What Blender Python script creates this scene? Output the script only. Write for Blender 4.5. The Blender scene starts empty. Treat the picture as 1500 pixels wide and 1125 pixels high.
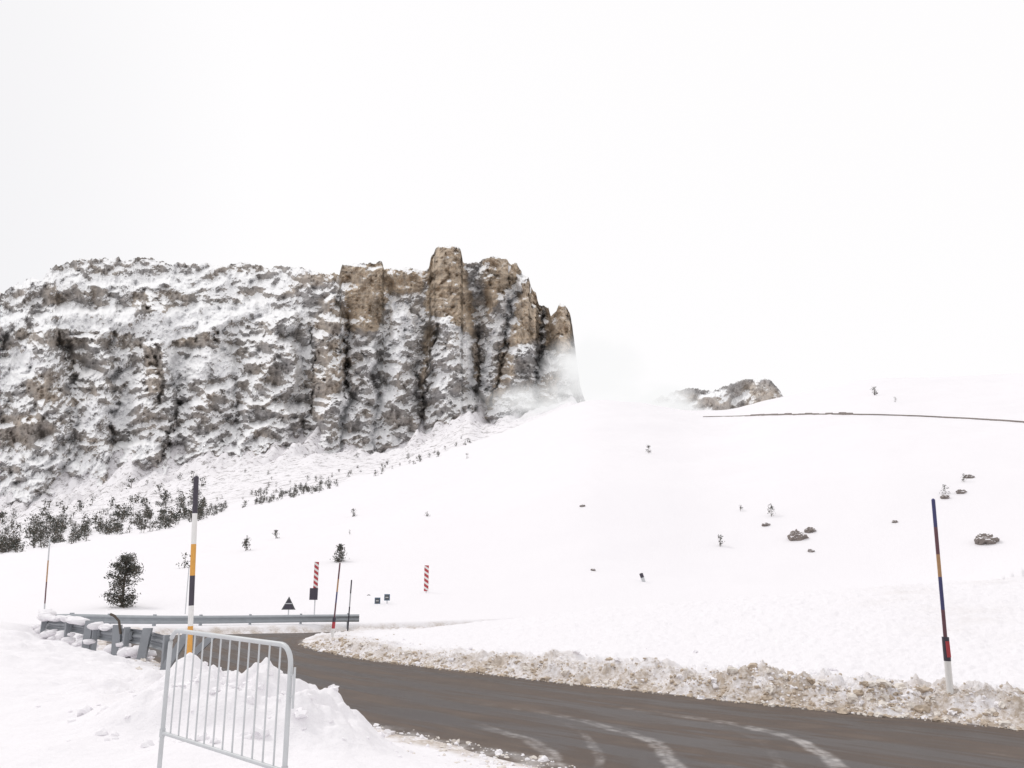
import bpy, math, random
import numpy as np
random.seed(4); rng=np.random.default_rng(7)
scene=bpy.context.scene
# ------------------------------------------------------------------ survey frame
F=1150.0; EYE=2.5; TH=math.atan(252.5/F); C=math.cos(TH); S=math.sin(TH)
def ray(px,py):
    u=(np.asarray(px,float)-750)/F; v=(562.5-np.asarray(py,float))/F
    return u, C-v*S, S+v*C
def P(px,py,Y):
    a,b,c=ray(px,py); t=Y/b
    return a*t, Y+0*t, EYE+c*t
def G(px,py,z=0.0):
    a,b,c=ray(px,py); t=(z-EYE)/c
    return a*t,b*t
def tanel(py):
    a,b,c=ray(750,py); return c/b
# ------------------------------------------------------------------ noise
_tab={}
def perlin(x,y,seed=0):
    if seed not in _tab:
        r=np.random.default_rng(seed+100); perm=r.permutation(512); ang=r.random(512)*2*np.pi
        _tab[seed]=(perm,np.cos(ang),np.sin(ang))
    perm,gx,gy=_tab[seed]
    xi=np.floor(x).astype(np.int64); yi=np.floor(y).astype(np.int64); xf=x-xi; yf=y-yi
    def g(i,j,dx,dy):
        k=perm[(perm[i&511]+j)&511]; return gx[k]*dx+gy[k]*dy
    s=xf*xf*xf*(xf*(xf*6-15)+10); t=yf*yf*yf*(yf*(yf*6-15)+10)
    a=g(xi,yi,xf,yf); b=g(xi+1,yi,xf-1,yf); c=g(xi,yi+1,xf,yf-1); d=g(xi+1,yi+1,xf-1,yf-1)
    return ((a+(b-a)*s)*(1-t)+(c+(d-c)*s)*t)*1.5
def fbm(x,y,o=4,seed=0,gain=.5):
    v=0;a=1;n=0
    for i in range(o):
        v=v+a*perlin(x*2**i,y*2**i,seed+i*13); n+=a; a*=gain
    return v/n*1.3
def sst(x,a=0.,b=1.):
    t=np.clip((x-a)/(b-a),0,1); return t*t*(3-2*t)
# ------------------------------------------------------------------ road plan
def cat(pts,n):
    p=np.array(pts,float); p=np.vstack([2*p[0]-p[1],p,2*p[-1]-p[-2]]); out=[]
    for i in range(1,len(p)-2):
        for k in range(n):
            t=k/n; a,b,c,d=p[i-1],p[i],p[i+1],p[i+2]
            out.append(.5*((2*b)+(c-a)*t+(2*a-5*b+4*c-d)*t*t+(-a+3*b-3*c+d)*t**3))
    out.append(p[-2]); return np.array(out)
INN=[(30,-7),(16,5.2),(7.53,12.4),(5.57,13.7),(3.13,15.3),(-.76,18.2),(-4.0,20.9),(-6.2,24.2),(-6.3,27.5),(-4,30.5),(1,33),(9,37),(25,46)]
OUT=[(22,-15),(8,2.6),(2.4,8.6),(.57,10.27),(-1.26,11.9),(-4.6,14.9),(-8.2,19.2),(-11.6,23.6),(-13.2,28),(-12.4,32.6),(-8,36.3),(1,40),(22,52)]
inn=cat(INN,12); out=cat(OUT,12)
def pdist(x,y,pl):
    d=np.full(x.shape,1e9)
    for a,b in zip(pl[:-1],pl[1:]):
        ab=b-a; L=ab@ab
        if L<1e-12: continue
        t=np.clip(((x-a[0])*ab[0]+(y-a[1])*ab[1])/L,0,1)
        d=np.minimum(d,(x-a[0]-t*ab[0])**2+(y-a[1]-t*ab[1])**2)
    return np.sqrt(d)
def pin(x,y,pl):
    ins=np.zeros(x.shape,bool); n=len(pl)
    for i in range(n):
        a=pl[i]; b=pl[(i+1)%n]
        if a[1]==b[1]: continue
        c=((a[1]>y)!=(b[1]>y))&(x<(b[0]-a[0])*(y-a[1])/(b[1]-a[1])+a[0]); ins^=c
    return ins
poly=np.vstack([inn,out[::-1]])
def zroad(x,y): return -.8*sst(y,24,38)
def smt(xs,ys,sg):
    g=np.arange(-700,2001,4.0); v=np.interp(g,xs,ys); k=np.exp(-.5*(np.arange(-60,61)*4.0/sg)**2); k/=k.sum()
    return g,np.convolve(np.pad(v,60,mode='edge'),k,'valid')
R1x,R1y=smt([-600,0,200,480,700,860,950,1000,1040,1090,1150,1280,1500,1900],[832,812,778,716,650,582,592,606,609,606,591,577,590,600],22)
R2x,R2y=smt([-600,0,180,330,460,560,620,690,705,725,790,860],[825,768,718,684,660,664,644,608,628,618,604,572],7)
def roadd(x,y):
    di=np.full(x.shape,1e3); do=np.full(x.shape,1e3); ins=np.zeros(x.shape,bool)
    m=(np.hypot(x,y)<95)
    if m.any():
        di[m]=pdist(x[m],y[m],inn[::2]); do[m]=pdist(x[m],y[m],out[::2]); ins[m]=pin(x[m],y[m],poly)
    return di,do,ins
def H(x,y,full=False):
    x=np.asarray(x,float); y=np.asarray(y,float)
    di,do,ins=roadd(x,y); r=np.hypot(x,y)
    yy=np.maximum(y,1.0); px=750+F*.99*np.clip(x/yy,-2.5,2.5)
    h1=EYE+350*tanel(np.interp(px,R1x,R1y))
    inner=(di<do)|(r>=95)
    d=np.where(r<95,np.minimum(di,do),1e3)
    w=sst(r,60,95)
    de=np.where(w<1,np.minimum(d,200)*(1-w),0)+w*np.maximum(r-28,0)
    mask=np.where(inner,1.0,sst(y,26,40))
    s=np.clip(de/322,0,1)
    zr=zroad(x,y)*(1-sst(r,45,120))
    z=zr+h1*(0.25*s+.75*s**1.25)*mask
    far=np.clip((y-350)/750,0,1)
    z2=EYE+1100*tanel(np.interp(px,R2x,R2y))
    wl=1-sst(px,835,905)
    z=z+far**1.15*np.where(wl>0,(z2-h1),0)*wl + np.clip(y-1100,0,160)*.5*(1-sst(px,700,830)) - np.clip(y-360,0,3000)*.03*(1-wl)
    z=z+fbm(x/45,y/45,4,3)*1.6*sst(de,15,120)*mask + fbm(x/9,y/9,3,8)*.16*sst(d,1,9)
    z=z+fbm(x/30,y/30,4,33)*8*sst(y,500,1000)*wl + np.clip(fbm(x/30,y/140,3,35),-.3,1)*24*sst(y,880,1080)*(1-sst(px,740,840))
    if (r<95).any():
        cam=np.where(inner,0,1-sst(y,22,31))
        z=z+.74*sst(d,0,4.2)*cam*(~ins)
        z=z+np.where(inner,0,sst(y,22,31))*(.3*sst(d,.0,.6)*(~ins))
        lum=fbm(x/1.3,y/1.3,5,21,.45)
        z=z+cam*(~ins)*sst(d,.2,2)*(.11*lum)+(cam*np.exp(-((x+12.5)**2/34+(y-16.4)**2/12))*(.30+.34*np.abs(fbm(x/1.1,y/1.1,4,44))))*(~ins)
        g=np.exp(-(((x+3.0)/1.3)**4+((y-9.7)/.95)**4)); z=z+g*(.60+.34*fbm(x/.6,y/.6,4,51))
        g=np.exp(-(((x+5.0)/1.2)**2+((y-12)/1.3)**2)); z=z+g*(.30+.25*fbm(x/.5,y/.5,4,52))
        bh=np.clip(.13+.016*(x+6),.08,.32)
        e=d+.35*fbm(x/.8,y/.8,3,61)
        b=sst(e,0,.6)*(1-.75*sst(e,.7,2.4))
        lumps=np.abs(fbm(x/.5,y/.5,5,62,.62))
        fine=fbm(x/.12,y/.12,3,64,.6)
        z=z+np.where(inner&(~ins)&(r<95),b*(bh*(.68+1.15*lumps+.6*fbm(x/1.6,y/1.6,2,63))+.030*fine),0)
        z=np.where(ins,zr-.05,z)
    if full: return z,d,inner,ins,px,r
    return z
def hit(px,py,tmin=5.,tmax=1500.,n=3000):
    a,b,c=ray(px,py); t=np.geomspace(tmin,tmax,n)
    x=a*t;y=b*t;z=EYE+c*t; h=H(x,y); k=np.where(z<h)[0]
    i=k[0] if len(k) else np.argmin(np.where(t<350,z-h,1e9))
    return float(x[i]),float(y[i]),float(h[i]),float(t[i])
# ------------------------------------------------------------------ mesh helpers
def link(me,name,mats,parent=None):
    o=bpy.data.objects.new(name,me); scene.collection.objects.link(o)
    for m in mats: me.materials.append(m)
    if parent: o.parent=parent
    return o
def gridmesh(name,X,Y,Z,mat,attrs={},cols={}):
    nr,nc=X.shape; me=bpy.data.meshes.new(name); nv=nr*nc
    co=np.stack([X,Y,Z],-1).reshape(-1,3).astype(np.float32)
    me.vertices.add(nv); me.vertices.foreach_set("co",co.ravel())
    i=np.arange(nv).reshape(nr,nc)
    q=np.stack([i[:-1,:-1],i[:-1,1:],i[1:,1:],i[1:,:-1]],-1).reshape(-1,4).astype(np.int32)
    nf=len(q); me.loops.add(nf*4); me.loops.foreach_set("vertex_index",q.ravel())
    me.polygons.add(nf); me.polygons.foreach_set("loop_start",np.arange(0,nf*4,4,dtype=np.int32))
    me.polygons.foreach_set("use_smooth",np.ones(nf,bool))
    me.update(calc_edges=True)
    for k,v in attrs.items():
        at=me.attributes.new(k,'FLOAT','POINT'); at.data.foreach_set("value",v.ravel().astype(np.float32))
    for k,v in cols.items():
        at=me.attributes.new(k,'FLOAT_COLOR','POINT'); c=np.concatenate([v.reshape(-1,3),np.ones((nv,1))],1)
        at.data.foreach_set("color",c.ravel().astype(np.float32))
    return link(me,name,[mat])
class M:
    def __init__(s): s.v=[];s.f=[];s.m=[];s.sm=[]
    def add(s,vs,fs,mat=0,smooth=False):
        o=len(s.v); s.v+= [tuple(map(float,p)) for p in vs]; s.f+=[tuple(o+i for i in f) for f in fs]; s.m+=[mat]*len(fs); s.sm+=[smooth]*len(fs)
    def tube(s,pts,r,mat=0,n=10,cap=True):
        pts=[np.array(p,float) for p in pts]; rs=r if hasattr(r,'__len__') else [r]*len(pts)
        vs=[];fs=[]
        for i,p in enumerate(pts):
            d=(pts[min(i+1,len(pts)-1)]-pts[max(i-1,0)]); d/=np.linalg.norm(d)+1e-9
            ref=np.array([0,0,1.]) if abs(d[2])<.9 else np.array([1.,0,0])
            a=np.cross(d,ref); a/=np.linalg.norm(a); b=np.cross(d,a)
            for k in range(n):
                t=2*math.pi*k/n; vs.append(p+rs[i]*(math.cos(t)*a+math.sin(t)*b))
        for i in range(len(pts)-1):
            for k in range(n): fs.append((i*n+k,i*n+(k+1)%n,(i+1)*n+(k+1)%n,(i+1)*n+k))
        s.add(vs,fs,mat,True)
        if cap: s.add(vs[:n],[tuple(range(n))],mat); s.add(vs[-n:],[tuple(range(n))],mat)
    def box(s,c,ax,ay,az,mat=0):
        c,ax,ay,az=[np.array(q,float) for q in (c,ax,ay,az)]
        vs=[c+i*ax+j*ay+k*az for k in(-1,1) for j in(-1,1) for i in(-1,1)]
        s.add(vs,[(0,2,3,1),(4,5,7,6),(0,1,5,4),(2,6,7,3),(0,4,6,2),(1,3,7,5)],mat)
    def obj(s,name,mats,parent=None):
        me=bpy.data.meshes.new(name); me.from_pydata(s.v,[],s.f)
        me.polygons.foreach_set("material_index",np.array(s.m,np.int32)); me.polygons.foreach_set("use_smooth",np.array(s.sm,bool)); me.update()
        return link(me,name,mats,parent)
# ------------------------------------------------------------------ materials
def mat(name):
    m=bpy.data.materials.new(name); m.use_nodes=True; nt=m.node_tree; return m,nt,nt.nodes['Principled BSDF']
def nd(nt,t,**k):
    n=nt.nodes.new(t)
    for a,b in k.items(): setattr(n,a,b)
    return n
def noise(nt,scale,det=4,rough=.55,coord=None):
    n=nd(nt,'ShaderNodeTexNoise'); n.inputs['Scale'].default_value=scale; n.inputs['Detail'].default_value=det; n.inputs['Roughness'].default_value=rough
    if coord is None:
        tc=nd(nt,'ShaderNodeTexCoord'); coord=tc.outputs['Object']
    nt.links.new(coord,n.inputs['Vector']); return n.outputs['Fac']
def mth(nt,op,a,b=None,cl=False):
    n=nd(nt,'ShaderNodeMath',operation=op,use_clamp=cl)
    for i,q in enumerate((a,b)):
        if q is None: continue
        if isinstance(q,(int,float)): n.inputs[i].default_value=q
        else: nt.links.new(q,n.inputs[i])
    return n.outputs[0]
def mr(nt,v,a,b,c=0,d=1):
    n=nd(nt,'ShaderNodeMapRange'); n.interpolation_type='SMOOTHSTEP'; nt.links.new(v,n.inputs[0])
    for i,q in enumerate((a,b,c,d)): n.inputs[i+1].default_value=q
    return n.outputs[0]
def mix(nt,f,a,b):
    n=nd(nt,'ShaderNodeMix',data_type='RGBA')
    for i,q in ((0,f),(6,a),(7,b)):
        if isinstance(q,(tuple,list)): n.inputs[i].default_value=(*q,1)
        elif isinstance(q,(int,float)): n.inputs[i].default_value=q
        else: nt.links.new(q,n.inputs[i])
    return n.outputs[2]
def attr(nt,name):
    n=nd(nt,'ShaderNodeAttribute'); n.attribute_name=name; return n
def bump(nt,bs,h,st,dist):
    n=nd(nt,'ShaderNodeBump'); n.inputs['Strength'].default_value=st; n.inputs['Distance'].default_value=dist
    nt.links.new(h,n.inputs['Height']); nt.links.new(n.outputs[0],bs.inputs['Normal'])
def simple(name,col,rough=.6,metal=0,var=.25,scale=20):
    m,nt,b=mat(name); f=noise(nt,scale,4)
    c=mix(nt,f,tuple(q*(1-var) for q in col),tuple(min(1,q*(1+var)) for q in col)); nt.links.new(c,b.inputs['Base Color'])
    b.inputs['Roughness'].default_value=rough; b.inputs['Metallic'].default_value=metal; return m
SNOW=(.85,.83,.855)
m_ter,nt,b=mat('snow_ground')
dirt=attr(nt,'dirt').outputs['Fac']; spk=attr(nt,'specks').outputs['Fac']
n1=noise(nt,11,6,.7); n2=noise(nt,1.7,5,.6); n4=noise(nt,45,3,.7)
dm=mth(nt,'MULTIPLY',dirt,mr(nt,mth(nt,'ADD',mth(nt,'MULTIPLY',n1,.5),mth(nt,'MULTIPLY',n2,.6)),.38,.68))
tan_=mix(nt,mth(nt,'ADD',mth(nt,'MULTIPLY',n1,.6),mth(nt,'MULTIPLY',n4,.4)),(.74,.65,.55),(.18,.12,.08))
c=mix(nt,dm,SNOW,tan_)
n3=noise(nt,.10,8,.85)
c=mix(nt,mth(nt,'MULTIPLY',spk,mr(nt,n3,.52,.60)),c,(.30,.28,.28))
nt.links.new(c,b.inputs['Base Color']); b.inputs['Roughness'].default_value=.8; b.inputs['Specular IOR Level'].default_value=.2
bump(nt,b,mth(nt,'ADD',noise(nt,6,6,.6),mth(nt,'MULTIPLY',noise(nt,40,3),.2)),.6,.06)
m_snow=simple('snow_lump',SNOW,.8,0,.03,12)
m_dsnow=simple('dirty_snow',(.50,.415,.33),.85,0,.4,18)
m_msnow=simple('greyed_snow',(.72,.67,.62),.85,0,.15,14)
m_rock,nt,b=mat('rock_face')
ca=attr(nt,'col').outputs['Color']; f=noise(nt,.28,5,.65)
c=mix(nt,mr(nt,f,.3,.7,.0,.30),ca,(.42,.39,.375)); 
sn=attr(nt,'snow').outputs['Fac']; f2=noise(nt,.22,8,.78)
sf=mr(nt,mth(nt,'ADD',sn,mth(nt,'MULTIPLY',mth(nt,'SUBTRACT',f2,.5),1.7)),.38,.62)
c=mix(nt,sf,c,(.91,.91,.92)); nt.links.new(c,b.inputs['Base Color']); b.inputs['Roughness'].default_value=.9; b.inputs['Specular IOR Level'].default_value=.1
bump(nt,b,f,.45,1.6)
m_road,nt,b=mat('wet_salted_asphalt')
dk=attr(nt,'dark').outputs['Fac']; tr=attr(nt,'track').outputs['Fac']
g1=noise(nt,60,5,.7); g2=noise(nt,1.5,5,.6); g3=noise(nt,13,6,.8)
c=mix(nt,g2,(.105,.080,.067),(.18,.14,.115)); c=mix(nt,mth(nt,'MULTIPLY',dk,.92),c,(.038,.028,.026))
c=mix(nt,mr(nt,g1,.35,.75,0,.35),c,(.06,.048,.042))
c=mix(nt,mr(nt,mth(nt,'MULTIPLY',tr,mth(nt,'ADD',mth(nt,'MULTIPLY',g3,.9),mth(nt,'MULTIPLY',g1,.5))),.14,.80,0,.85),c,(.56,.53,.52))
nt.links.new(c,b.inputs['Base Color']); b.inputs['Specular IOR Level'].default_value=.35
nt.links.new(mr(nt,dk,0,1,.85,.40),b.inputs['Roughness'])
bump(nt,b,g1,.5,.012)
m_galv=simple('galvanised_steel',(.56,.575,.59),.5,.15,.12,9)
m_rail=simple('weathered_rail_steel',(.27,.285,.305),.5,.2,.3,3); m_rail2=simple('dull_rail_steel',(.36,.385,.41),.5,.1,.2,3)
m_blk=simple('black_paint',(.05,.042,.06),.5); m_wht=simple('white_paint',(.76,.75,.74),.5,0,.08); m_org=simple('orange_paint',(.68,.34,.07),.5,0,.15)
m_red=simple('red_paint',(.42,.05,.06),.45,0,.15); m_blu=simple('navy_paint',(.05,.05,.15),.5); m_mar=simple('maroon_paint',(.13,.055,.07),.5); m_dor=simple('worn_orange_paint',(.42,.24,.12),.5)
m_wood=simple('bark',(.10,.08,.065),.9); m_leaf=simple('pine_needles',(.05,.055,.046),.9,0,.5,4); m_leaf2=simple('pine_needles_brown',(.105,.09,.072),.9,0,.4,4)
m_sgn=simple('sign_back',(.09,.095,.10),.5); m_sblue=simple('sign_blue',(.10,.16,.24),.5)
m_stone=simple('boulder_stone',(.22,.19,.175),.9,0,.45,2.5)
# ------------------------------------------------------------------ ground sheet
az=np.concatenate([np.linspace(-80,-37,40)[:-1],np.linspace(-37,37,800),np.linspace(37,80,40)[1:]])*math.pi/180
rr=np.concatenate([np.geomspace(1.2,6,50)[:-1],np.geomspace(6,42,520)[:-1],np.geomspace(42,3000,300)])
A,R=np.meshgrid(az,rr); X=np.sin(A)*R; Y=np.cos(A)*R
Z,d,inner,ins,px_,r_=H(X,Y,True)
e=d+.30*fbm(X/.7,Y/.7,3,71)
dirt=np.where(inner&(r_<95),(1-sst(e,.45,1.8))*np.clip(.66+.05*(X+5),.55,1.15),0)*(~ins)
dirt=np.maximum(dirt,np.where((~inner)&(~ins),.9*(1-sst(e,.1,.6)),0))
dirt=np.maximum(dirt,.28*sst(px_,1150,1350)*sst(Y,16,22)*(1-sst(Y,30,42))*np.clip(fbm(X/3,Y/1.5,3,75)+.2,0,1))
specks=sst(Y,350,560)*(1-sst(px_,720,840))*1.0
gridmesh('snow_ground',X,Y,Z,m_ter,{'dirt':dirt,'specks':specks})
# ------------------------------------------------------------------ road
n=1100; tt=np.linspace(0,len(inn)-1,n); k=np.arange(len(inn))
ix=np.interp(tt,k,inn[:,0]);iy=np.interp(tt,k,inn[:,1]);ox=np.interp(tt,k,out[:,0]);oy=np.interp(tt,k,out[:,1])
w=np.linspace(-.04,1.04,200)[:,None]
RX=ix*(1-w)+ox*w; RY=iy*(1-w)+oy*w; RZ=zroad(RX,RY)+.0+.012*fbm(RX/2,RY/2,2,5)
W=np.broadcast_to(w,RX.shape); TT=np.broadcast_to(tt,RX.shape)
wob=fbm(TT/9,W*2,3,81)*.05; ww=W+wob
dark=np.exp(-((ww-.15)/.06)**2)*.6+np.exp(-((ww-.40)/.06)**2)*.8+np.exp(-((ww-.60)/.05)**2)*1.0+np.exp(-((ww-.80)/.07)**2)*.8+.75*fbm(W*30,TT/6,4,82)+.2
light=np.exp(-((ww-.27)/.05)**2)*.5+np.exp(-((ww-.50)/.025)**2)*.6+.4*np.clip(fbm(W*45,TT/7,3,83),0,1)
tracks=[([(250,962),(330,968),(430,984),(600,1002),(760,1030),(830,1060),(868,1090),(885,1140)],.10,.62),
 ([(640,1022),(800,1044),(900,1068),(960,1090),(1000,1140)],.20,.80),
 ([(800,1022),(950,1043),(1050,1062),(1120,1090),(1150,1140)],.10,.50),([(900,1035),(1060,1058),(1170,1085),(1240,1130)],.20,.85),
 ([(1000,1030),(1200,1058),(1350,1085),(1500,1112)],.08,.40),([(700,1062),(760,1080),(800,1100),(830,1140)],.22,.70)]
tk=light*.34
jx=RX+.05*fbm(RX/.5,RY/.5,3,87); jy=RY+.05*fbm(RX/.5,RY/.5,3,88)
for pts,wd,a in tracks:
    pl=cat([G(*p) for p in pts],6); dd=pdist(jx,jy,pl); fade=sst(12.2-RY,-4.0,2.5)*.70+.30
    core=np.exp(-(dd/wd)**2); ribs=.78+.35*np.sin(dd/.045)
    tk=np.maximum(tk,a*fade*core*ribs*np.clip(.85+.7*fbm(RX/.3,RY/.3,4,int(wd*1000),.65),0,1.25))
tk=np.maximum(tk,.42*sst(fbm(RX/1.0,RY/.7,4,89),.0,.6)*sst(-RY,-13,-9))
tk=np.maximum(tk,.95*sst(W,.90,1.02)*(.6+.6*fbm(RX/.4,RY/.4,3,86)))
tk=np.maximum(tk,.7*(1-sst(W,-.02,.06))*(.7+.6*fbm(RX/.4,RY/.4,3,85)))
gridmesh('road',RX,RY,RZ,m_road,{'dark':np.clip(dark,0,1),'track':np.clip(tk,0,1.2)})
# ------------------------------------------------------------------ massif
def boxblur(a,k):
    for ax in (0,1):
        c=np.cumsum(np.insert(np.pad(a,[(k,k) if i==ax else (0,0) for i in (0,1)],mode='edge'),0,0,axis=ax),axis=ax)
        n=2*k+1
        a=(np.take(c,np.arange(n,c.shape[ax]),axis=ax)-np.take(c,np.arange(0,c.shape[ax]-n),axis=ax))/n
    return a
def terr(h,step,a=.62):
    q=h/step; fl=np.floor(q); return (fl+sst(q-fl,a,1.))*step
def massif(name,sx,sy,bx,by,x0,x1,nc,nr,Y0,butt,bare,leanf,ledges,seed,haze_mix=0.0,sbias=0.0,strokes=[]):
    px=np.linspace(x0,x1,nc); lw=(1-sst(px,60,300)); jit=fbm(px/9,px*0+3.3,5,seed,.65)*4.0*(1+.8*lw)+fbm(px/34,px*0+8.3,3,seed+1)*9*(1-sst(px,380,470))
    sk=np.interp(px+fbm(px/5,px*0,3,seed+3)*1.2,sx,sy)+jit; bt=np.interp(px,bx,by)+62
    sk=np.minimum(sk,bt-8)
    v=np.linspace(0,1,nr)[:,None]; PY=bt+(sk-bt)*v; PX=np.broadcast_to(px,PY.shape)
    wx=PX+fbm(PX/40,PY/40,5,seed+5,.55)*20; wy=PY+fbm(PX/38,PY/26,4,seed+6)*14
    h=bt-wy; ln=leanf(PX); left=1-sst(PX,400,500)
    tw=.34+.50*left*(1-sst(wy,480,540))
    hs=h+18*fbm(PX/70,PY/70,3,seed+7)
    dep=ln*(tw*(terr(hs,46)*.6+terr(h+fbm(PX/24,PY/20,3,seed+8)*6,17,.6)*.4)+(1-tw)*h)
    hb=h+fbm(PX/30,PY/60,3,seed+30)*40
    dep=dep+.24*(terr(hb,26,.74)-hb)
    prot=np.zeros(PX.shape)
    for sp,hh in butt:
        sp=np.array(sp,float); cx=np.interp(wy,sp[:,1],sp[:,0]); hw=np.interp(wy,sp[:,1],sp[:,2])
        t=np.abs(wx-cx)/hw; sd=np.where(wx<cx,1.3,2.6)
        pr=np.clip((1-t)*sd,0,1.0)*.8+.45*np.clip(1-t,0,1)
        pr=pr*hh*sst(wy,sp[0,1]-3,sp[0,1]+7)
        prot=np.maximum(prot,pr)
    for lx,ly,wd,sb in ledges:
        L=np.interp(PX,lx,ly)+fbm(PX/25,PX*0,3,seed+31)*6; dep=dep+sb*(1-sst(PX,330,460)*.999)*sst((L-wy)/wd)
    sadd=np.zeros(PX.shape); cadd=np.zeros(PX.shape)
    jx=PX+fbm(PX/12,PY/12,3,seed+32)*8; jy=PY+fbm(PX/12,PY/12,3,seed+33)*8
    for pts,wd,kind in strokes:
        dd=pdist(jx,jy,np.array(pts,float)); g_=np.exp(-(dd/wd)**2)
        if kind=='s': sadd=np.maximum(sadd,g_); dep=dep+6*g_
        else: cadd=np.maximum(cadd,g_); dep=dep+16*g_
    nz1=np.abs(fbm(wx/30,wy/40,5,seed+9,.5)); nz2=fbm(wx/9,wy/9,4,seed+10,.55); nz3=np.abs(fbm(PX/11,PY/11,4,seed+14,.5))
    dg=np.abs(fbm((PX+.8*PY)/26,(PY-.6*PX)/44,4,seed+17,.5)); dg2=np.abs(fbm((PX-.7*PY)/30,(PY+.7*PX)/50,4,seed+19,.5))
    big=np.abs(fbm(wx/75,wy/60,3,seed+18))
    Yd=Y0+dep-prot+nz1*24+nz2*3.5+nz3*6+dg*20+dg2*20+big*62*(.35+.65*left)
    a,bb,c=ray(PX,PY); t=Yd/bb; X=a*t; Yw=Yd; Z=EYE+c*t
    g=lambda q:np.gradient(q)
    du=[g(q)[1] for q in (X,Yw,Z)]; dv=[g(q)[0] for q in (X,Yw,Z)]
    n_=np.cross(np.stack(du,-1),np.stack(dv,-1)); n_/=np.linalg.norm(n_,axis=-1,keepdims=True)+1e-9
    sg=np.where(n_[...,1]>0,-1,1); nz=n_[...,2]*sg; nx=n_[...,0]*sg
    br=np.zeros(PX.shape)
    for pl,am in bare:
        q=am*pin(PX+fbm(PX/9,PY/9,3,seed+20)*6,PY+fbm(PX/9,PY/9,3,seed+21)*6,np.array(pl,float)); br=np.where(np.abs(q)>np.abs(br),q,br)
    br=boxblur(br,2); wht=np.clip(-br,0,1); br=np.clip(br,0,1)
    sn=.45*nz+.95*boxblur(nz,4)-.16*boxblur(nx,6)+.26*fbm(PX/38,PY/22,4,seed+11)+.14*fbm(PX/6,PY/3,4,seed+12,.7)
    sn=sn+.17+sbias-.62*br+.75*wht+.26*sst(PY-(bt-62),-40,10)+.02*(1-left)+.55*sadd-.45*cadd
    gf=sst(PX,440,500)
    warm=np.clip((.45+.85*gf)*br+.16+.42*fbm(PX/40,PY/30,3,seed+13),0,1)[...,None]
    gray=np.array([.345,.332,.332]); gold=np.array([.50,.385,.265])
    col=gray*(1-warm)+gold*warm
    st=(.92+.34*fbm(PX/5,PY/40,4,seed+15)+.34*fbm(PX/60,PY/4,4,seed+16))[...,None]
    crack_shade=(1-.5*(1-sst(nz1,0,.05)))*(1-.35*(1-sst(dg,0,.04)))*(1-.4*cadd)  # shade in the rock cracks, painted as a darker vertex colour
    col=np.clip(col*st*crack_shade[...,None],.03,.9); col=col*(1-haze_mix)+.85*haze_mix  # aerial haze painted in: rock colour blended towards pale grey
    Xb=[X];Yb=[Yw];Zb=[Z];S_=[sn];Cc=[col]
    for dy,dz in ((12,-3),(60,-10),(200,-60),(400,-250)):
        Xb.append(X[-1:]*(1+dy/Y0*.3));Yb.append(Yw[-1:]+dy);Zb.append(Z[-1:]+dz);S_.append(sn[-1:]*0+1);Cc.append(col[-1:])
    sn=np.vstack(S_)
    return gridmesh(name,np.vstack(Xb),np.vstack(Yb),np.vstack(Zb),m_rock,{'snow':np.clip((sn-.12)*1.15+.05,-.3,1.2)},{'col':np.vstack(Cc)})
sx=[-420,-250,-120,0,20,45,62,90,110,150,170,200,240,270,300,350,400,440,470,498,501,530,560,563,570,600,622,628,632,636,640,655,672,675,678,704,708,713,722,742,748,757,766,774,779,786,790,803,807,815,821,831,836,839,842,846,850,862]
sy=[470,440,455,437,424,405,408,386,382,374,378,381,381,386,386,385,388,391,400,401,388,387,384,393,394,393,396,392,374,370,362,360,361,366,384,384,380,378,376,380,387,386,402,405,424,430,448,450,462,456,443,450,462,482,505,535,566,600]
butt=[([(656,358,22),(656,400,26),(660,440,32),(664,495,36)],58),
 ([(650,462,4),(655,540,36),(655,660,50)],92),([(728,374,19),(726,450,22),(722,530,12)],46),
 ([(772,402,8),(768,470,24),(752,560,40),(728,650,42)],86),([(822,441,13),(824,500,18),(806,560,28),(792,625,28)],66),
 ([(486,425,12),(482,520,22),(480,605,32),(480,680,38)],70),([(532,386,32),(535,450,30),(522,560,16)],40),
 ([(592,445,8),(586,540,32),(574,680,48)],62),([(405,455,25),(388,560,62),(360,700,85)],72),([(540,500,8),(530,600,26),(525,680,34)],58),
 ([(232,495,14),(218,600,52),(205,720,70)],70),([(70,475,18),(60,580,58),(40,740,80)],76),([(310,470,18),(300,580,44),(290,700,52)],62),
 ([(146,480,12),(138,590,36),(130,720,44)],58),([(-60,480,20),(-90,600,60),(-100,750,80)],50),([(-240,480,20),(-250,600,80),(-260,750,80)],50),
 ([(75,412,10),(72,450,16)],22),([(200,425,12),(215,460,50)],16),([(598,392,26),(598,430,24)],14)]
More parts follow.
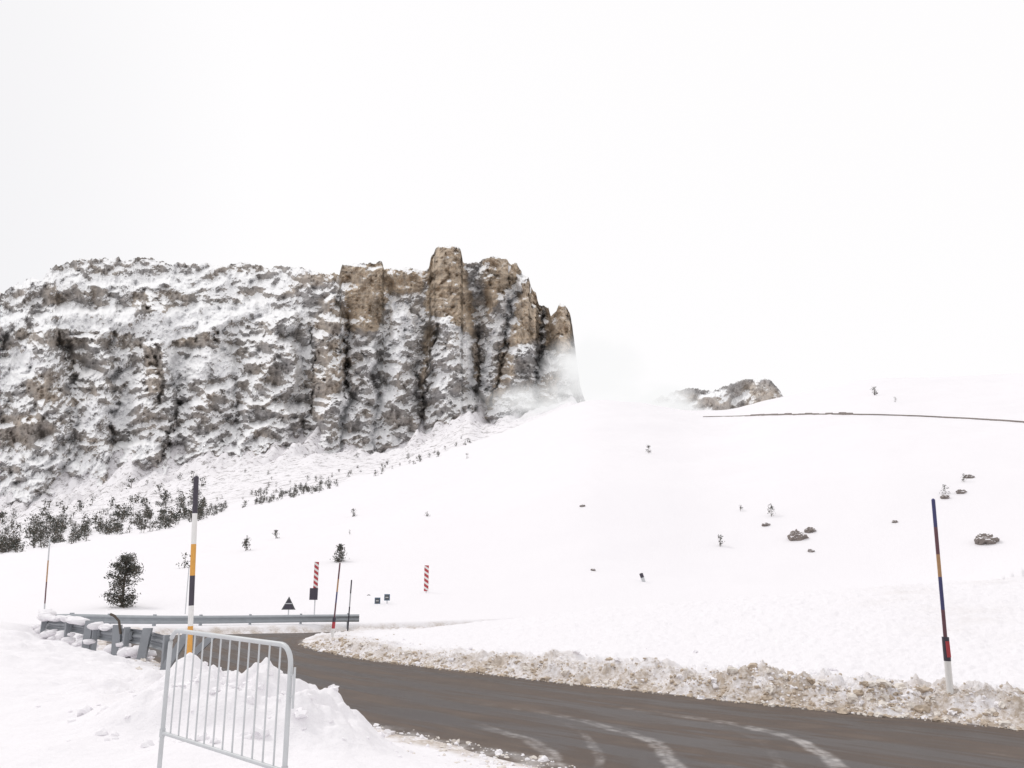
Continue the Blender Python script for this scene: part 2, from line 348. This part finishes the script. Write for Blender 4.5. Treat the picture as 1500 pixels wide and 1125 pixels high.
bare=[([(628,385),(640,362),(674,360),(692,440),(694,492),(655,468),(622,455)],.85),([(500,389),(560,385),(568,392),(627,396),(618,432),(575,428),(560,462),(552,486),(508,482),(505,425),(495,405)],.7),
 ([(706,385),(718,377),(745,378),(768,398),(742,432),(714,462)],.7),([(766,408),(792,428),(790,498),(745,508),(752,455)],.75),([(799,456),(820,445),(836,455),(841,508),(822,520),(800,516)],.8),
 ([(735,500),(755,500),(748,565),(705,622),(702,600),(728,560)],.45),([(462,440),(480,430),(505,455),(512,540),(465,620),(450,600),(462,520)],.33),([(622,480),(640,475),(622,560),(614,600)],.5),
 ([(40,555),(80,538),(100,575),(75,595),(35,580)],.6),([(0,610),(60,605),(90,640),(40,665),(0,650)],.55),([(20,482),(150,478),(205,492),(205,515),(130,505),(40,505)],.45),([(215,505),(240,510),(238,575),(212,580)],.6),
 ([(240,488),(320,484),(322,508),(255,506)],.55),([(64,412),(86,420),(90,445),(62,448)],.6),([(195,430),(250,428),(262,462),(190,456)],.5),([(690,492),(700,480),(703,560),(694,560)],.45),
 ([(85,388),(150,390),(150,400),(85,402)],.3),([(300,386),(420,390),(420,397),(300,397)],.3),([(440,400),(500,395),(490,410),(410,432)],.4),([(785,560),(820,545),(815,580),(790,600)],.35),([(350,500),(440,480),(440,600),(380,640),(340,600)],.12),
 ([(110,460),(190,462),(330,446),(400,438),(395,462),(310,480),(240,506),(205,490),(60,478)],-.9),([(90,404),(300,400),(440,400),(420,425),(270,426),(190,424),(95,416)],-.32),
 ([(0,515),(40,505),(62,530),(30,565),(0,580)],-.8),([(240,512),(345,508),(345,548),(258,565)],-.75),([(100,588),(210,582),(225,625),(120,645)],-.35),([(560,440),(600,445),(585,500),(560,520),(556,470)],-.35),
 ([(0,665),(120,650),(230,650),(180,720),(0,760)],-.35),([(672,480),(694,500),(694,560),(660,520)],-.35),([(745,400),(765,410),(745,450),(722,500),(712,480)],-.4),([(-420,500),(-20,510),(-40,560),(-420,560)],-.4)]
strokes=[([(622,458),(655,470),(692,500)],4,'s'),([(766,402),(745,440),(722,490),(708,560)],6,'s'),([(572,440),(600,470),(582,520),(558,600),(545,650)],7,'s'),([(505,430),(515,500),(512,560),(500,640)],4,'s'),
 ([(800,520),(780,570),(758,605)],6,'s'),([(672,480),(690,530),(694,590)],5,'s'),([(640,540),(660,580),(690,610)],5,'s'),([(430,440),(455,480),(440,540),(430,600)],6,'s'),([(330,560),(350,600),(340,650)],7,'s'),([(170,500),(190,560),(180,620)],7,'s'),
 ([(700,478),(702,540),(696,600)],2.5,'c'),([(642,478),(626,540),(617,620)],2.5,'c'),([(510,470),(508,540),(505,580)],2.5,'c'),([(456,480),(462,560),(455,610)],2.5,'c'),([(745,505),(728,560),(712,610)],2.5,'c'),([(795,450),(792,510),(786,560)],2.5,'c'),
 ([(225,500),(238,560),(228,600)],4,'c'),([(265,590),(245,640),(235,680)],4,'c'),([(100,500),(108,560)],4,'c'),([(205,430),(215,460)],6,'c'),([(10,490),(5,540)],5,'c'),([(345,590),(350,640)],4,'c')]
ledges=[([-420,0,60,160,260,340,400,450],[500,480,464,462,455,462,445,425],18,52),([-420,40,180,300,420,480],[455,425,420,425,418,405],16,38)]
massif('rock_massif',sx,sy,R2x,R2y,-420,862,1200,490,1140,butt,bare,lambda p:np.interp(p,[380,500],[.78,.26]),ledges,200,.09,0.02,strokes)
sx2=[930,960,985,1010,1045,1060,1080,1100,1115,1130,1140,1152,1175]; sy2=[600,584,574,569,573,565,558,556,551,558,570,584,612]
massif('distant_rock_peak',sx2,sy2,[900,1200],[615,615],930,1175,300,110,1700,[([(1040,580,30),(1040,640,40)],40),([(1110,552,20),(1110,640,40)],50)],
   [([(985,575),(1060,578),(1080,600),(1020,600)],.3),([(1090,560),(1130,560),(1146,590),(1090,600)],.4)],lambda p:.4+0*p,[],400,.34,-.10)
# ------------------------------------------------------------------ mist
def mist(loc,sc,dens,seed):
    bpy.ops.mesh.primitive_uv_sphere_add(segments=24,ring_count=14,radius=1,location=loc); o=bpy.context.object; o.scale=sc; o.name='cloud'
    m=bpy.data.materials.new('mist'); m.use_nodes=True; nt=m.node_tree; nt.nodes.remove(nt.nodes['Principled BSDF'])
    tc=nd(nt,'ShaderNodeTexCoord'); ln=nd(nt,'ShaderNodeVectorMath',operation='LENGTH'); nt.links.new(tc.outputs['Object'],ln.inputs[0])
    mp=nd(nt,'ShaderNodeMapping'); mp.inputs['Location'].default_value=(seed,0,0); nt.links.new(tc.outputs['Object'],mp.inputs[0])
    f=noise(nt,2.0,3,.6,mp.outputs[0]); rad=mr(nt,ln.outputs['Value'],1,.15)
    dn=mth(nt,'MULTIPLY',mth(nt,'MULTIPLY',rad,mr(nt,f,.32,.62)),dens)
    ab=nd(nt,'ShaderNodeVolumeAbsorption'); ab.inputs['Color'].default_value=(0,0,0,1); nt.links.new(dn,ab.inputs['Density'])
    em=nd(nt,'ShaderNodeEmission'); em.inputs['Color'].default_value=(.955,.955,.96,1); nt.links.new(dn,em.inputs['Strength'])  # self-glow stands in for daylight scattered inside the mist
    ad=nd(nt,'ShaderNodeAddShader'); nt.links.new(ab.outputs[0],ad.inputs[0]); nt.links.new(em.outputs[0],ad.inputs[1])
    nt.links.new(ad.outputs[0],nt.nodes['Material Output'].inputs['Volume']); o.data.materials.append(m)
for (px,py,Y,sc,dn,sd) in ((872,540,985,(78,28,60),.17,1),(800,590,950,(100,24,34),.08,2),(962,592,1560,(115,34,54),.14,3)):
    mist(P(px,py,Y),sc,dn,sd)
# ------------------------------------------------------------------ trees
def conifer(m,base,h,wd,n,rg,leaf=.12,bushy=.3,snow=.15,low=.04):
    bx,by,bz=base; m.tube([(bx,by,bz-.2*h),(bx,by,bz+h*.5),(bx+.02*h,by,bz+h*.9)],[.03*h,.022*h,.006*h],2,5)
    nb=max(8,int(n/14)) if bushy<.9 else 70
    for i in range(nb):
        t=rg.uniform(low,1)**.9; a=rg.uniform(0,2*math.pi)
        if bushy>.6: rad=wd*(.45+.55*math.sin(math.pi*min(1,(t*.80+.12)))**.8)*rg.uniform(.35,1.15)*(1-.35*t*t)
        else: rad=wd*(((1-t)**.75)*.9+.12)*rg.uniform(.55,1.15)
        z0=bz+h*t*.93; e=np.array([bx+math.cos(a)*rad,by+math.sin(a)*rad,z0+h*rg.uniform(-.05,.08)])
        s0=np.array([bx,by,max(bz,z0-.08*h)])
        if n>400: m.tube([s0,(s0+e)/2-[0,0,.02*h],e],[.012*h,.008*h,.003*h],2,4,False)
        for k in range(n//nb):
            q=rg.uniform(.25,1.05) if bushy<.9 else 1-abs(rg.normal())*.25
            c=s0+(e-s0)*q+rg.normal(size=3)*(leaf*h*.42 if bushy<.9 else .042*h)*np.array([1,1,.8])
            s=leaf*h*rg.uniform(.35,.9)*.5
            d1=rg.normal(size=3); d1/=np.linalg.norm(d1); d2=rg.normal(size=3); d2/=np.linalg.norm(d2)
            mt=0 if rg.random()<.6 else 1
            if rg.random()<snow: mt=3; d1[2]*=.25; d2[2]*=.25; c=c+[0,0,leaf*h*.12]
            m.add([c-d1*s,c+d1*s*.4+d2*s*.5,c+d1*s,c-d2*s*.45],[(0,1,2,3)],mt)
rg=np.random.default_rng(11); TM=[m_leaf,m_leaf2,m_wood,m_snow]
m=M(); x,y,z,t=hit(178,889,38,90,2500); h=79*t/F; conifer(m,(x,y,z),h,h*.34,5200,rg,.065,.95,.10,.02)
m.obj('pine_tree',TM)
for (px,py,hh,wf,nn) in ((497,823,26,.42,500),(360,807,20,.3,300),(404,789,14,.35,200),(517,757,13,.42,200),(950,664,12,.35,200),(1281,579,14,.38,200),(1312,589,8,.4,100),(1130,757,17,.4,160),(1055,801,17,.25,140),(684,672,9,.35,90),(512,783,7,.35,80),(1085,749,10,.5,120),(1412,706,12,.6,140),(1385,724,14,.5,150),(600,680,7,.5,90),(652,660,8,.5,90)):
    m=M(); x,y,z,t=hit(px,py,40,900,2000); h=hh*t/F; conifer(m,(x,y,z),h,h*wf,nn,rg,.22,.5,.2); m.obj('pine_tree',TM)
m=M(); spots=[]
for i in range(1250):
    px=rg.uniform(-200,300) if rg.random()<.74 else rg.uniform(280,485)
    if rg.random()<.05: px=rg.uniform(480,690)
    off=abs(rg.normal())*26 if px<300 else abs(rg.normal())*9
    if px>300 and rg.random()<.12: off*=3
    spots.append((px,np.interp(px,[-260,0,110,260,330,480,690],[832,814,796,774,750,720,655])-off))
cl=fbm(np.array([s[0] for s in spots])/22,np.array([s[1] for s in spots])/14,3,91)
for (px,py),cv in zip(spots,cl):
    if cv<-.12: continue
    x,y,z,t=hit(px,py,70,1000,400); hp=rg.uniform(6,18)*(1+.5*cv) if px<300 else rg.uniform(4,9)
    h=hp*t/F; conifer(m,(x,y,z-.06*h),h,h*rg.uniform(.32,.6),84,rg,.32,.4,.15,0.0)
m.obj('distant_trees',TM)
# ------------------------------------------------------------------ boulders
import bmesh
def ico(sub=2):
    bm=bmesh.new(); bmesh.ops.create_icosphere(bm,subdivisions=sub,radius=1); v=np.array([q.co[:] for q in bm.verts]); f=[tuple(w.index for w in p.verts) for p in bm.faces]; bm.free(); return v,f
IV3,IF3=ico(4); IV1,IF1=ico(1); IV2,IF2=ico(2)
def boulder(px,py,wpx,hpx,k):
    x,y,z,t=hit(px,py,20,900,3000); s=wpx*t/F/2; hh=hpx*t/F
    v=IV3.copy(); n1=fbm(v[:,0]*1.3+k,v[:,1]*1.3+v[:,2],4,k); n2=fbm(v[:,0]*4+k,v[:,1]*4+v[:,2]*4,3,k+9); v=v*(1+.6*n1[:,None]+.15*n2[:,None])
    v=v*np.array([s,s*.8,hh*.75])+np.array([x,y,z+hh*.15])
    fa=np.array(IF3); a=v[fa[:,0]]; nn=np.cross(v[fa[:,1]]-a,v[fa[:,2]]-a); nn/=np.linalg.norm(nn,axis=1,keepdims=True)+1e-9
    q=fbm(a[:,0]*.8/s,a[:,1]*.8/s,2,k); sm=nn[:,2]>.66+.35*q
    m=M(); m.add(v,[f for f,w_ in zip(IF3,sm) if not w_],0); m.add(v,[f for f,w_ in zip(IF3,sm) if w_],1); m.obj('boulder',[m_stone,m_snow])
for i,b_ in enumerate(((1168,790,24,13),(1187,779,16,6),(1445,795,30,14),(1122,770,12,4),(1188,808,9,4),(853,742,8,3),(1385,730,12,5),(1408,722,14,5),(1311,765,8,3),(869,836,7,3),(1420,700,12,5))): boulder(*b_,i+2)
# ------------------------------------------------------------------ clods
m=M()
def clod(s):
    v,f=(IV2,IF2) if s>.045 else (IV1,IF1)
    k=rg.uniform(0,50); n1=fbm(v[:,0]*1.5+k,v[:,1]*1.5+v[:,2]*1.3+k,3,3)
    return v*(1+.9*n1[:,None])*np.array([s,s*rg.uniform(.7,1.2),s*rg.uniform(.5,.85)]),f
cl=[]
for i in range(4200):
    k=24+rg.uniform(0,1)*60; j=int(k); p=inn[j]+(inn[j+1]-inn[j])*(k-j); tg=inn[j+1]-inn[j]; tg/=np.linalg.norm(tg); nr=np.array([tg[1],-tg[0]])
    off=rg.gamma(2.0,.28)-.16; q=p+nr*off
    s=min(.10,.011*math.exp(abs(rg.normal())*.76)); dd=rg.random(); mt=1 if dd<.6-.25*off else (2 if dd<.9-.25*off else 0)
    cl.append((q[0],q[1],s,mt))
for i in range(900):
    k=rg.uniform(24,80); j=int(k); p=out[j]+(out[j+1]-out[j])*(k-j); tg=out[j+1]-out[j]; tg/=np.linalg.norm(tg); nr=np.array([-tg[1],tg[0]])
    q=p+nr*(rg.gamma(2,.25)-.25); cl.append((q[0],q[1],min(.07,.011*math.exp(abs(rg.normal())*.8)),0 if rg.random()<.6 else 2))
for i in range(120):
    cl.append((rg.normal(-3.1,.9),rg.normal(9.5,.7),min(.12,.022*math.exp(abs(rg.normal())*.7)),0))
xs=np.array([c[0] for c in cl]); ys=np.array([c[1] for c in cl]); zs,dd_,in_,ins_,_,_=H(xs,ys,True); zs=np.where(ins_,zroad(xs,ys),zs)
for (x,y,s,mt),z in zip(cl,zs):
    vv,f=clod(s); m.add(vv+np.array([x,y,z+s*.1]),f,mt,False)
m.obj('snow_clods',[m_snow,m_dsnow,m_msnow])
# ------------------------------------------------------------------ guardrails
prof=[(0,-.33),(.03,-.31),(.08,-.26),(.08,-.23),(.02,-.18),(.02,-.15),(.08,-.09),(.08,-.06),(.03,-.02),(0,0)]
def guardrail(ctrl,top,lumps=True,step=2.0):
    p=cat(ctrl,10); m=M(); vs=[];fs=[];L=0;last=-9
    for i,q in enumerate(p):
        tg=p[min(i+1,len(p)-1)]-p[max(i-1,0)]; tg/=np.linalg.norm(tg); nr=np.array([tg[1],-tg[0]])
        zt=top(q[0],q[1],i/len(p))
        for a,bz in prof: vs.append((q[0]+nr[0]*a,q[1]+nr[1]*a,zt+bz))
        if i: L+=np.linalg.norm(p[i]-p[i-1])
        if L-last>step:
            last=L; c=q-nr*.07
            m.box((c[0],c[1],zt-.42),(tg[0]*.045,tg[1]*.045,0),(nr[0]*.06,nr[1]*.06,0),(0,0,.46),0)
            m.box((c[0]+nr[0]*.055,c[1]+nr[1]*.055,zt-.155),(tg[0]*.12,tg[1]*.12,0),(nr[0]*.02,nr[1]*.02,0),(0,0,.09),0)
    k=len(prof)
    for i in range(len(p)-1):
        for j in range(k-1): fs.append((i*k+j,i*k+j+1,(i+1)*k+j+1,(i+1)*k+j))
    m.add(vs,fs,0)
    if lumps:
        for i in range(130):
            j=rg.integers(4,len(p)-1); q=p[j]+rg.normal(size=2)*.07; s=rg.uniform(.04,.15); z=top(q[0],q[1],j/len(p))
            n1=fbm(IV2[:,0]*1.4+i,IV2[:,1]+IV2[:,2],3,9); vv=IV2*(1+.5*n1[:,None])*np.array([s*1.6,s*1.3,s*.7]); m.add(vv+np.array([q[0],q[1]-.1,z+rg.uniform(-.02,.03) if rg.random()<.35 else z-rg.uniform(.35,.75)]),IF2,1,True)
    return m
m=guardrail([(-7.5,18.0),(-9.5,19.9),(-11.6,21.9),(-13.6,23.9),(-14.6,25.8)],lambda x,y,t:float(zroad(x,y))+.80+.03*math.sin(x*2))
for (x,y,dx,h_) in ((-7.35,17.7,.36,.50),(-6.95,17.3,.60,.46),(-8.3,18.6,.08,.54),(-9.4,19.7,-.03,.52),(-10.8,21.0,.02,.52)):
    m.box((x+dx*.3,y-.12,.38),(.095,0,0),(0,.05,0),(dx*.8,0,h_),0)
m.tube([(-9.3,19.5,.7),(-9.35,19.45,1.0),(-9.45,19.4,1.12),(-9.55,19.4,1.16)],.03,2,8)
m.obj('guardrail',[m_rail,m_snow,m_wood])
m=guardrail([(-14.7,26.2),(-15.2,28.6),(-14.6,32.0),(-12.2,35.0),(-9.4,36.4),(-6.9,36.9)],lambda x,y,t:float(zroad(x,y))+.73,False)
m.obj('guardrail',[m_rail2,m_snow])
# distant road edge on the slope
pts=[(1030,611),(1080,610),(1130,608.5),(1175,607.5),(1230,607.5),(1290,608.5),(1350,610.5),(1420,614),(1470,617),(1510,620),(1600,627)]
m=M(); qx=np.linspace(1030,1600,58); qy=np.interp(qx,[a for a,_ in pts],[b_ for _,b_ in pts])
Lc=np.array([hit(a,b_,60,345,3000)[:3] for a,b_ in zip(qx,qy)])
for i in range(len(Lc)-1):
    a=Lc[i];b2=Lc[i+1]; hh=.30+(.35*rg.random() if 5<i<22 else 0)
    if abs(a[1]-b2[1])>60: continue
    m.add([(a[0],a[1],a[2]-.3),(b2[0],b2[1],b2[2]-.3),(b2[0],b2[1],b2[2]+hh),(a[0],a[1],a[2]+hh),(a[0],a[1]+.5,a[2]-.3),(b2[0],b2[1]+.5,b2[2]-.3),(b2[0],b2[1]+.5,b2[2]+hh),(a[0],a[1]+.5,a[2]+hh)],[(0,1,2,3),(3,2,6,7),(5,4,7,6)],0)
m.obj('retaining_wall',[m_stone])
# ------------------------------------------------------------------ crowd barrier
def barrier():
    A_=np.array([-2.70,6.5]); B_=np.array([-1.44,5.38]); zt,zb=1.93,1.17
    p=lambda s,z:(A_[0]+(B_[0]-A_[0])*s,A_[1]+(B_[1]-A_[1])*s,z)
    m=M(); r=.017; c=.07; cz=.12
    path=[p(0,.70)]+[p(0,1.0),p(0,zt-cz)]+[p(c*(1-math.cos(a)),zt-cz+cz*math.sin(a)) for a in np.linspace(0,math.pi/2,7)[1:]]+[p(1-c*(1-math.sin(a)),zt-cz+cz*math.cos(a)) for a in np.linspace(0,math.pi/2,7)]+[p(1,1.0),p(1,.66)]
    m.tube(path,r,0,12); m.tube([p(0,zb),p(1,zb)],.014,0,10)
    for i in range(1,13):
        s=i/13; top=zt-(.012); m.tube([p(s,zb),p(s,top)],.0065,0,8)
    for z in (1.75,1.62):
        q=np.array(p(1,z)); dv=np.array([(B_-A_)[0],(B_-A_)[1],0]); dv/=np.linalg.norm(dv)
        m.tube([q,q+dv*.045,q+dv*.05+[0,0,-.06]],.008,0,8)
    m.tube([p(1.03,1.80),p(1.03,1.55)],.008,0,8)
    nrm=np.array([(B_-A_)[1],-(B_-A_)[0],0]); nrm/=np.linalg.norm(nrm)
    for s in (0.0,1.0):
        q=np.array(p(s,.80)); m.tube([q-nrm*.25+[0,0,-.06],q-nrm*.2,q+nrm*.2,q+nrm*.25+[0,0,-.06]],.016,0,10)
    for s in (0,1):
        q=np.array(p(s,zb)); m.tube([q-[0,0,.03],q+[0,0,.03]],.022,0,12)
    m.obj('crowd_control_barrier',[m_galv])
barrier()
# ------------------------------------------------------------------ poles
PM=[m_blk,m_wht,m_org,m_red,m_blu,m_mar,m_dor,m_galv]
def bandpole(name,base,bands,r,lean=(0,0),extra=None):
    m=M(); tot=sum(b_[0] for b_ in bands); z=base[2]+tot; top=z
    q=lambda z:(base[0]+lean[0]*(z-base[2])/tot,base[1]+lean[1]*(z-base[2])/tot,z)
    for ln,mt,*rr_ in bands:
        R_=rr_[0] if rr_ else r; m.tube([q(z),q(z-ln)],R_,mt,14); z-=ln
    m.tube([q(base[2]+.0005),q(base[2]-.4)],(bands[-1][2] if len(bands[-1])>2 else r)*.99,bands[-1][1],12)
    m.tube([q(top),q(top+.02)],[r*.98,r*.4],bands[0][1],12)
    if extra: extra(m,q)
    return m.obj(name,PM)
Yp=10.7; bx_,by_,bz_=[float(q) for q in P(278,985,Yp)]; bz_=float(H(np.array([bx_]),np.array([Yp]))[0]); tx,ty,tz=[float(q) for q in P(287.5,699,Yp)]
def bz(py): return float(P(280,py,Yp)[2])
ys_=[699,752,797,843,887,917]; hs=[bz(a)-bz(b_) for a,b_ in zip(ys_[:-1],ys_[1:])]+[max(.1,bz(917)-bz_)]
bandpole('snow_marker_pole',(bx_,by_,bz_),list(zip(hs,[0,1,2,0,1,2])),.034,lean=(tx-bx_,0))
x,y,z,t=hit(1392,1015,9,40,4000); X2,_,Z2=[float(q) for q in P(1367,732,y)]; tot=Z2-z
def zz(py): return float(P(1385,py,y)[2])
hs=[zz(732)-zz(772),zz(772)-zz(792),zz(792)-zz(812),zz(812)-zz(845),zz(845)-zz(893),zz(893)-zz(933)]
rest=tot-sum(hs); bl=zz(933)-zz(968)
def refl(m,q):
    a=np.array(q(z+rest-.04)); b_=np.array(q(z+rest-bl+.04)); cc=(a+b_)/2
    m.box(cc+np.array([0,-.058,0]),(.030,0,0),(0,.006,0),(0,0,abs(a[2]-b_[2])/2*.85),3)
bandpole('delineator_post',(x,y,z),[(hs[0],4),(hs[1],5),(hs[2],5),(hs[3],6),(hs[4],4),(hs[5],5),(bl,0,.055),(rest-bl,1,.052)],.030,lean=(X2-x,0),extra=refl)
x,y,z,t=hit(487,932,15,60,4000); X2,_,Z2=[float(q) for q in P(498,825,y)]; tot=Z2-z
bandpole('delineator_post',(x,y,z),[(tot*.22,5),(tot*.18,6),(tot*.15,4),(tot*.2,5),(tot*.06,0,.05),(tot*.09,3,.05),(tot*.10,1,.05)],.024,lean=(X2-x,0))
x,y,z,t=hit(943,852,15,120,4000); X2,_,Z2=[float(q) for q in P(939,840,y)]
bandpole('delineator_post',(x,y,z),[((Z2-z)*.5,0),((Z2-z)*.5,7)],2.6*y/F,lean=(X2-x,0))
def thinpole(px1,py1,px0,py0,mt,r,tm=20,Y=None,name='snow_marker_pole'):
    x,y,z=[float(q) for q in P(px0,py0,Y)]; z=float(H(np.array([x]),np.array([y]))[0])
    X2,_,Z2=[float(q) for q in P(px1,py1,y)]; tot=Z2-z
    bandpole(name,(x,y,z),[(tot*.25,mt[0]),(tot*.25,mt[1]),(tot*.25,mt[2]),(tot*.25,mt[0])],r,lean=(X2-x,0))
thinpole(73,790,66,893,(7,6,5),.022,Y=27.2); thinpole(277,830,272,890,(7,7,7),.025,Y=40); thinpole(515,850,510,905,(0,7,0),.03,Y=36)
def striped(px0,top,bot,Y,foot,wid=.16):
    x,_,zt=[float(q) for q in P(px0,top,Y)]; _,_,zb=[float(q) for q in P(px0,bot,Y)]; m=M(); g=float(H(np.array([x]),np.array([Y]))[0])
    m.tube([(x,Y+.05,g-.3),(x,Y+.05,zt)],.03,7,8)
    n=5; dz=(zt-zb)/n; y=Y; sl=-.6
    for i in range(-1,n+2):
        for o,mt in ((0,3),(.56,1)):
            h_=.56 if mt==3 else .44
            cc=[(x-wid/2,zb+(i+o)*dz),(x+wid/2,zb+(i+o+sl)*dz),(x+wid/2,zb+(i+o+sl+h_)*dz),(x-wid/2,zb+(i+o+h_)*dz)]
            cc=[(a,min(max(b_,zb),zt)) for a,b_ in cc]; m.add([(a,y,b_) for a,b_ in cc],[(0,1,2,3)],mt)
    m.box((x,y+.03,(zt+zb)/2),(wid/2,0,0),(0,.012,0),(0,0,(zt-zb)/2),7); return m,x,y,g
m,x,y,g=striped(464,823,862,40,0,.22)
X2,_,Z2=[float(q) for q in P(460,870,40)]; m.box((X2,39.93,Z2),(.20,0,0),(0,.012,0),(0,0,.28),0); m.obj('hazard_marker_post',PM)
xx,yy2,zz2,t=hit(624,868,20,150,4000)
m,x,y,g=striped(625,828,866,yy2,0,.22*yy2/40); m.obj('hazard_marker_post',PM)
def sign(kind,px,py,wpx,Y):
    x,y,z=[float(q) for q in P(px,py,Y)]; s=wpx*Y/F/2; g=float(H(np.array([x]),np.array([Y]))[0]); m=M(); m.tube([(x,y+.04,min(g,z-s)-.3),(x,y+.04,z)],.03,7,8)
    if kind=='tri': pts=[(-s,-s*.85),(s,-s*.85),(0,s*.95)]
    elif kind=='round': pts=[(s*math.cos(a),s*math.sin(a)) for a in np.linspace(0,2*math.pi,25)[:-1]]
    else: pts=[(-s,-s*1.1),(s,-s*1.1),(s,s*1.1),(-s,s*1.1)]
    n=len(pts); f=[(x+a,y-.01,z+b_) for a,b_ in pts]; bk=[(x+a,y+.01,z+b_) for a,b_ in pts]
    m.add(f+bk,[tuple(range(n)),tuple(range(2*n-1,n-1,-1))]+[(i,(i+1)%n,n+(i+1)%n,n+i) for i in range(n)],8 if kind!='sq' else 9)
    f2=[(x+a*.72,y-.03,z+b_*.72-(.03 if kind=='tri' else 0)) for a,b_ in pts]; m.add(f2,[tuple(range(n))],0 if kind=='tri' else (1 if kind=='round' else 8))
    m.box((x,y-.05,z),(s*.5,0,0),(0,.006,0),(0,0,.02),7)
    m.obj('traffic_sign',PM+[m_sgn,m_sblue])
sign('tri',423,884,20,39); sign('round',540,874,6,48); sign('sq',553,880,8,44); sign('sq',567,875,8,44)
# ------------------------------------------------------------------ light & sky
w=bpy.data.worlds.new('World'); scene.world=w; w.use_nodes=True; nt=w.node_tree; bg=nt.nodes['Background']
SE,SR=math.radians(48),math.radians(-60)
sky=nd(nt,'ShaderNodeTexSky'); sky.sky_type='NISHITA'; sky.sun_disc=False; sky.sun_elevation=SE; sky.sun_rotation=SR
nt.links.new(sky.outputs[0],bg.inputs[0]); bg.inputs[1].default_value=.10
tc=nd(nt,'ShaderNodeTexCoord'); sp=nd(nt,'ShaderNodeSeparateXYZ'); nt.links.new(tc.outputs['Generated'],sp.inputs[0])
g=mr(nt,sp.outputs[0],-.62,-.25,0,1); nz=noise(nt,1.6,4,.5,tc.outputs['Generated'])
gg=mth(nt,'ADD',g,mth(nt,'MULTIPLY',mth(nt,'SUBTRACT',nz,.5),.5),True)
cc=mix(nt,gg,(.92,.91,.92),(1.04,1.025,1.025)); b2=nd(nt,'ShaderNodeBackground'); nt.links.new(cc,b2.inputs[0]); b2.inputs[1].default_value=1.0
ms=nd(nt,'ShaderNodeMixShader'); ms.inputs[0].default_value=.95; nt.links.new(bg.outputs[0],ms.inputs[1]); nt.links.new(b2.outputs[0],ms.inputs[2]); nt.links.new(ms.outputs[0],nt.nodes['World Output'].inputs[0])
sun=bpy.data.lights.new('sun','SUN'); sun.energy=1.0; sun.angle=math.radians(14); sun.color=(1,.97,.93); so=bpy.data.objects.new('sun',sun); scene.collection.objects.link(so)
from mathutils import Vector
dirv=Vector((math.sin(SR)*math.cos(SE),math.cos(SR)*math.cos(SE),math.sin(SE))); so.rotation_euler=dirv.to_track_quat('Z','Y').to_euler()
cam=bpy.data.cameras.new('camera'); co=bpy.data.objects.new('camera',cam); scene.collection.objects.link(co); scene.camera=co
co.location=(0,0,EYE); co.rotation_euler=(math.pi/2+TH,0,0); cam.sensor_width=36; cam.lens=36*F/1500; cam.clip_end=8000; cam.clip_start=.05
scene.view_settings.view_transform='Standard'; scene.view_settings.look='None'; scene.view_settings.exposure=0
